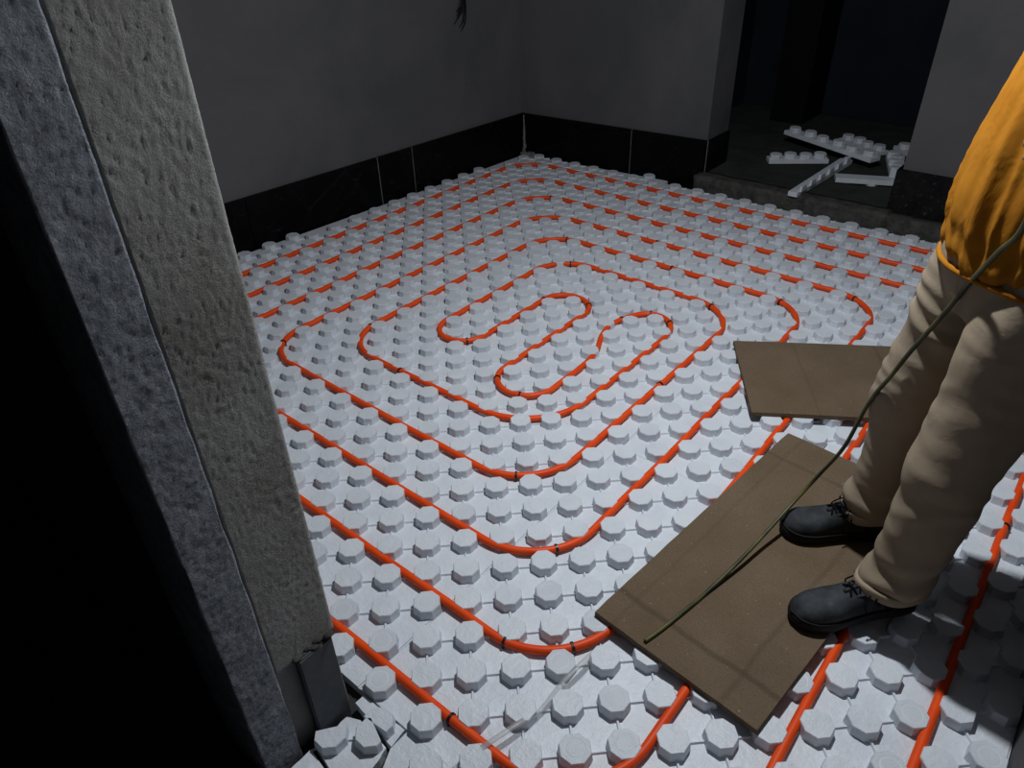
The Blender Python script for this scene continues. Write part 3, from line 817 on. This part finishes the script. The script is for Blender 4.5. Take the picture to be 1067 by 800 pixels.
# mustard top
bm = bmesh.new()
ring_loft(bm, [(BT(a, 0, u), rf, rl, None) for u, a, rf, rl in ((.895, -.005, .108, .158), (.905, -.003, .122, .174), (.935, .0, .129, .179), (.99, .0, .133, .181), (1.05, .002, .137, .181), (1.13, .002, .138, .181), (1.22, .0, .134, .183), (1.31, -.003, .128, .188), (1.38, -.005, .118, .192), (1.43, -.008, .095, .168), (1.465, -.006, .076, .105), (1.48, -.004, .07, .078))], 36)
for s in (1, -1):
    sh, el, wr1 = ARM[s]
    chain(bm, [(sh + LF * (-s * .03), .082), (sh.lerp(el, .35), .070), (el, .062), (el.lerp(wr1, .5), .054), (el.lerp(wr1, .9), .044)])
def sfolds(c):
    u = c.z + BZ; a = c.dot(FW) - lean(u); l = c.dot(LF); th = math.atan2(l / .18, a / .13)
    tw = th + .55 * (u - 1.1)
    vx, vy = math.cos(tw), math.sin(tw)
    r1 = noise.noise(Vector((vx * 3.6, vy * 3.6, u * 1.6)))
    r2 = 1 - 2 * abs(noise.noise(Vector((vx * 5.5 + 3, vy * 5.5, u * 2.4 + vx))))
    k = max(.35, min(1, (1.38 - u) / .25))
    d = k * (.013 * r1 + .008 * (r2 - .35)) - .004
    if u < 1.02:                                       # gathered just above the hem band
        g = (1.02 - u) / .12
        d += -.009 * g + g * .007 * noise.noise(Vector((vx * 11, vy * 11, u * 7))) + g * .006 * math.sin(u * 75 + 5 * r1)
    return d
sh_ = remeshed('shirt', bm, .0065, 'mustard_knit', sfolds, 6, person)
bm = bmesh.new(); seg = 64
pts = []
for k in range(seg + 1):
    t = k * 2 * math.pi / seg; pts.append(BT(-.002 + .121 * math.cos(t), .173 * math.sin(t), .906 + .005 * math.sin(3 * t)))
tube(bm, pts, .0058, 8, False); obj('hem_band', bm, 'mustard_knit', sh_, smooth=True)

for an in (AL, AR):
    bm = bmesh.new(); chain(bm, [(BP(an[0] - .004, an[1], .22), .044), (BP(an[0], an[1], .13), .043), (BP(an[0] + .002, an[1], .085), .044)], 16)
    obj('sock', bm, 'lace', person, smooth=True)
# shoes
def shoe(heel, toe, name='shoe'):
    h = L(heel[0], heel[1], 0); t = L(toe[0], toe[1], 0); d = (t - h); ln = d.length; ang = math.atan2(d.y, d.x)
    e = empty(name, (0, 0, 0)); e.parent = person; e.location = (h - ORG).to_3d(); e.location.z = 0; e.rotation_euler = (0, 0, ang)
    def halfw(t): # outline of the sole
        pts_ = [(0, .0), (.02, .016), (.06, .029), (.14, .035), (.28, .034), (.42, .034), (.58, .041), (.72, .048), (.84, .047), (.92, .039), (.97, .026), (.993, .012), (1.0, 0)]
        for (x0, y0), (x1, y1) in zip(pts_[:-1], pts_[1:]):
            if x0 <= t <= x1: return y0 + (y1 - y0) * (t - x0) / (x1 - x0)
        return 0
    ts = [0, .004, .012, .03, .06, .1, .16, .24, .32, .4, .48, .56, .64, .72, .79, .85, .9, .94, .97, .988, .996, 1]
    # sole
    bm = bmesh.new(); rows = []
    def outline(k, z, rise):
        o = []
        for t in ts: o.append((t * ln, halfw(t) * k, z + rise * max(0, (t - .75) / .25) ** 2))
        for t in ts[-2:0:-1]: o.append((t * ln, -halfw(t) * k, z + rise * max(0, (t - .75) / .25) ** 2))
        cx = ln * .5
        return [bm.verts.new((cx + (p[0] - cx) * (1 + (k - 1) * .35), p[1], p[2])) for p in o]
    for k, z, r in ((.97, 0, .008), (1.06, .004, .008), (1.08, .016, .008), (1.06, .027, .008), (.98, .030, .008)): rows.append(outline(k, z, r))
    for a, b in zip(rows[:-1], rows[1:]):
        n = len(a)
        for i in range(n): bm.faces.new((a[i], a[(i + 1) % n], b[(i + 1) % n], b[i]))
    bm.faces.new(rows[0][::-1]); bm.faces.new(rows[-1])
    obj('sole', bm, 'black_rubber', e, smooth=True)
    # upper
    def topz(t):
        pts_ = [(0, .085), (.06, .098), (.2, .104), (.34, .108), (.44, .104), (.54, .092), (.66, .078), (.78, .070), (.88, .064), (.95, .052), (.985, .038), (1, .026)]
        for (x0, y0), (x1, y1) in zip(pts_[:-1], pts_[1:]):
            if x0 <= t <= x1: return y0 + (y1 - y0) * (t - x0) / (x1 - x0)
    bm = bmesh.new(); rings = []; sg = 18
    for t in [.004, .012, .03, .06, .1, .16, .24, .32, .38, .44, .5, .56, .64, .72, .79, .85, .9, .94, .97, .988, .997]:
        hw = halfw(t) * 1.0; tz = topz(t); x = t * ln; r = .008 * max(0, (t - .75) / .25) ** 2; row = []
        for k in range(sg + 1):
            a = math.pi * k / sg; cs, sn = math.cos(a), math.sin(a)
            pw = .62 if t > .55 else .8
            y = hw * (abs(cs) ** (.75) * (1 if cs > 0 else -1)) * (1.0 - (.18 * sn if t < .5 else .0)); z = .024 + r + (tz - .024) * (sn ** pw)
            p = Vector((x, y, z)); z += .0016 * noise.noise(p * 45) if t > .4 else 0
            row.append(bm.verts.new((x, y, z)))
        rings.append(row)
    for a, b in zip(rings[:-1], rings[1:]):
        for k in range(sg): bm.faces.new((a[k], a[k + 1], b[k + 1], b[k]))
        bm.faces.new((a[0], b[0], b[-1], a[-1]))
    bm.faces.new(rings[0]); bm.faces.new(rings[-1][::-1])
    up = obj('upper', bm, 'black_leather', e, smooth=True)
    bm = bmesh.new(); pts = []
    for t in ts[2:-1]: pts.append(Vector((t * ln, halfw(t) * 1.05 , .0305 + .008 * max(0, (t - .75) / .25) ** 2)))
    pts.append(Vector((ln * 1.008, 0, .0385)))
    for t in ts[-2:1:-1]: pts.append(Vector((t * ln, -halfw(t) * 1.05, .0305 + .008 * max(0, (t - .75) / .25) ** 2)))
    tube(bm, pts, .0028, 6); obj('welt', bm, 'black_rubber', e, smooth=True)
    # lace panels, tongue and laces
    for s in (1, -1):
        bm = bmesh.new(); q = []
        for t, w_ in ((.30, .014), (.40, .014), (.50, .013), (.60, .010)):
            z = topz(t) - .002; q.append((Vector((t * ln, s * (.008), z + .004)), Vector((t * ln, s * (.008 + w_ * 1.3), z - .006))))
        vv = [(bm.verts.new(a), bm.verts.new(b), bm.verts.new(a + Vector((0, 0, .003))), bm.verts.new(b + Vector((0, s * .001, .003)))) for a, b in q]
        for a, b in zip(vv[:-1], vv[1:]):
            bm.faces.new((a[2], b[2], b[3], a[3])); bm.faces.new((a[0], a[1], b[1], b[0])); bm.faces.new((a[0], b[0], b[2], a[2])); bm.faces.new((a[1], a[3], b[3], b[1]))
        bm.faces.new((vv[0][0], vv[0][2], vv[0][3], vv[0][1])); bm.faces.new((vv[-1][0], vv[-1][1], vv[-1][3], vv[-1][2]))
        obj('lace_panel', bm, 'black_leather', e)
    bm = bmesh.new()
    tube(bm, catmull([Vector((ln * t, 0, topz(t) + zz)) for t, zz in ((.62, .0), (.5, .003), (.4, .006), (.31, .014), (.27, .022))], 4), [.006] * 4 + [.010] * 13, 8)
    obj('tongue', bm, 'black_leather', e, smooth=True)
    bm = bmesh.new()
    for k in range(4):
        t = .36 + .065 * k; t2 = t + .045
        tube(bm, catmull([Vector((t * ln, .018, topz(t) - .001)), Vector(((t + t2) / 2 * ln, 0, topz(t) + .010)), Vector((t2 * ln, -.018, topz(t2) - .001))], 5), .0024, 6)
        tube(bm, catmull([Vector((t2 * ln, .018, topz(t2) - .001)), Vector(((t + t2) / 2 * ln, 0, topz(t) + .007)), Vector((t * ln, -.018, topz(t) - .001))], 5), .0024, 6)
    for s in (1, -1):
        tube(bm, catmull([Vector((.36 * ln, 0, topz(.36) + .012)), Vector((.40 * ln, s * .03, topz(.4) + .012)), Vector((.46 * ln, s * .046, topz(.46) - .012)), Vector((.40 * ln, s * .040, topz(.4) - .030)), Vector((.36 * ln, s * .02, topz(.36) + .008))], 6), .0021, 6)
        tube(bm, catmull([Vector((.36 * ln, 0, topz(.36) + .012)), Vector((.44 * ln, s * .022, topz(.44) + .008)), Vector((.52 * ln, s * .043, topz(.5) - .024)), Vector((.50 * ln, s * .047, topz(.5) - .046))], 6), .002, 6)
    obj('laces', bm, 'lace', e, smooth=True)
    return e
shoe((13.85, 8.95), (11.0, 5.72)); shoe((12.25, 11.7), (9.15, 9.33))

# ------------------------------------------------------------------ the cable the worker holds
hand = person.location + HANDDIR[1]
cab = [hand + FW * -.02 + LF * .05 + Vector((0, 0, .06)), hand + Vector((0, 0, .005))] + [L(x, y, (z + TOP) * S) for x, y, z in (
    (13.08, 6.56, 14.0), (12.74, 7.4, 13.0), (12.28, 8.63, 11.6), (11.95, 9.0, 10.5), (11.38, 9.66, 8.78), (11.05, 9.7, 7.7), (10.62, 10.1, 6.3), (10.26, 10.3, 4.2), (9.67, 10.7, 2.4), (9.26, 10.03, 1.4), (8.95, 8.45, .85), (8.70, 6.75, .55))]
zc = ZS + .017 + .0051
cab += [L(8.38, 5.04, zc), L(8.19, 4.0, zc), L(7.96, 2.85, zc), L(7.77, 2.09, zc)]
croot = empty('power_cable', L(7.77, 2.09, ZS + .017)); tag(croot, 'olive green cable hanging from the hand down onto the brown board', 'cable')
pts = [q - croot.location for q in catmull(cab, 8)]
bm = bmesh.new(); tube(bm, pts, .0050, 10); obj('sheath', bm, 'olive_cable', croot, smooth=True)

# ------------------------------------------------------------------ clear strap lying across the studs near the jamb
def strap(label, pts, wd):
    P = catmull([L(x, y, z) for x, y, z in pts], 8); c0 = P[0].copy()
    bm = bmesh.new(); rows = []
    for i, q in enumerate(P):
        t = P[min(i + 1, len(P) - 1)] - P[max(i - 1, 0)]; n = Vector((-t.y, t.x, 0)).normalized() * wd / 2
        rows.append([bm.verts.new(q + n - c0), bm.verts.new(q - n - c0), bm.verts.new(q - n - c0 + Vector((0, 0, .0008))), bm.verts.new(q + n - c0 + Vector((0, 0, .0008)))])
    for a, b in zip(rows[:-1], rows[1:]):
        for i in range(4): bm.faces.new((a[i], a[(i + 1) % 4], b[(i + 1) % 4], b[i]))
    bm.faces.new(rows[0][::-1]); bm.faces.new(rows[-1])
    return tag(obj('plastic_strap', bm, 'clear_plastic', None, c0, smooth=True), label, 'strap')
strap('translucent grey plastic strap draped over studs in front of the brown board', [(6.55, 1.35, .004), (6.6, .6, ZS + .002), (6.5, -.5, ZS + .0015), (6.45, -1.6, .012), (6.3, -2.4, ZS + .002), (5.95, -3.6, .028), (5.6, -4.6, .006)], .013)
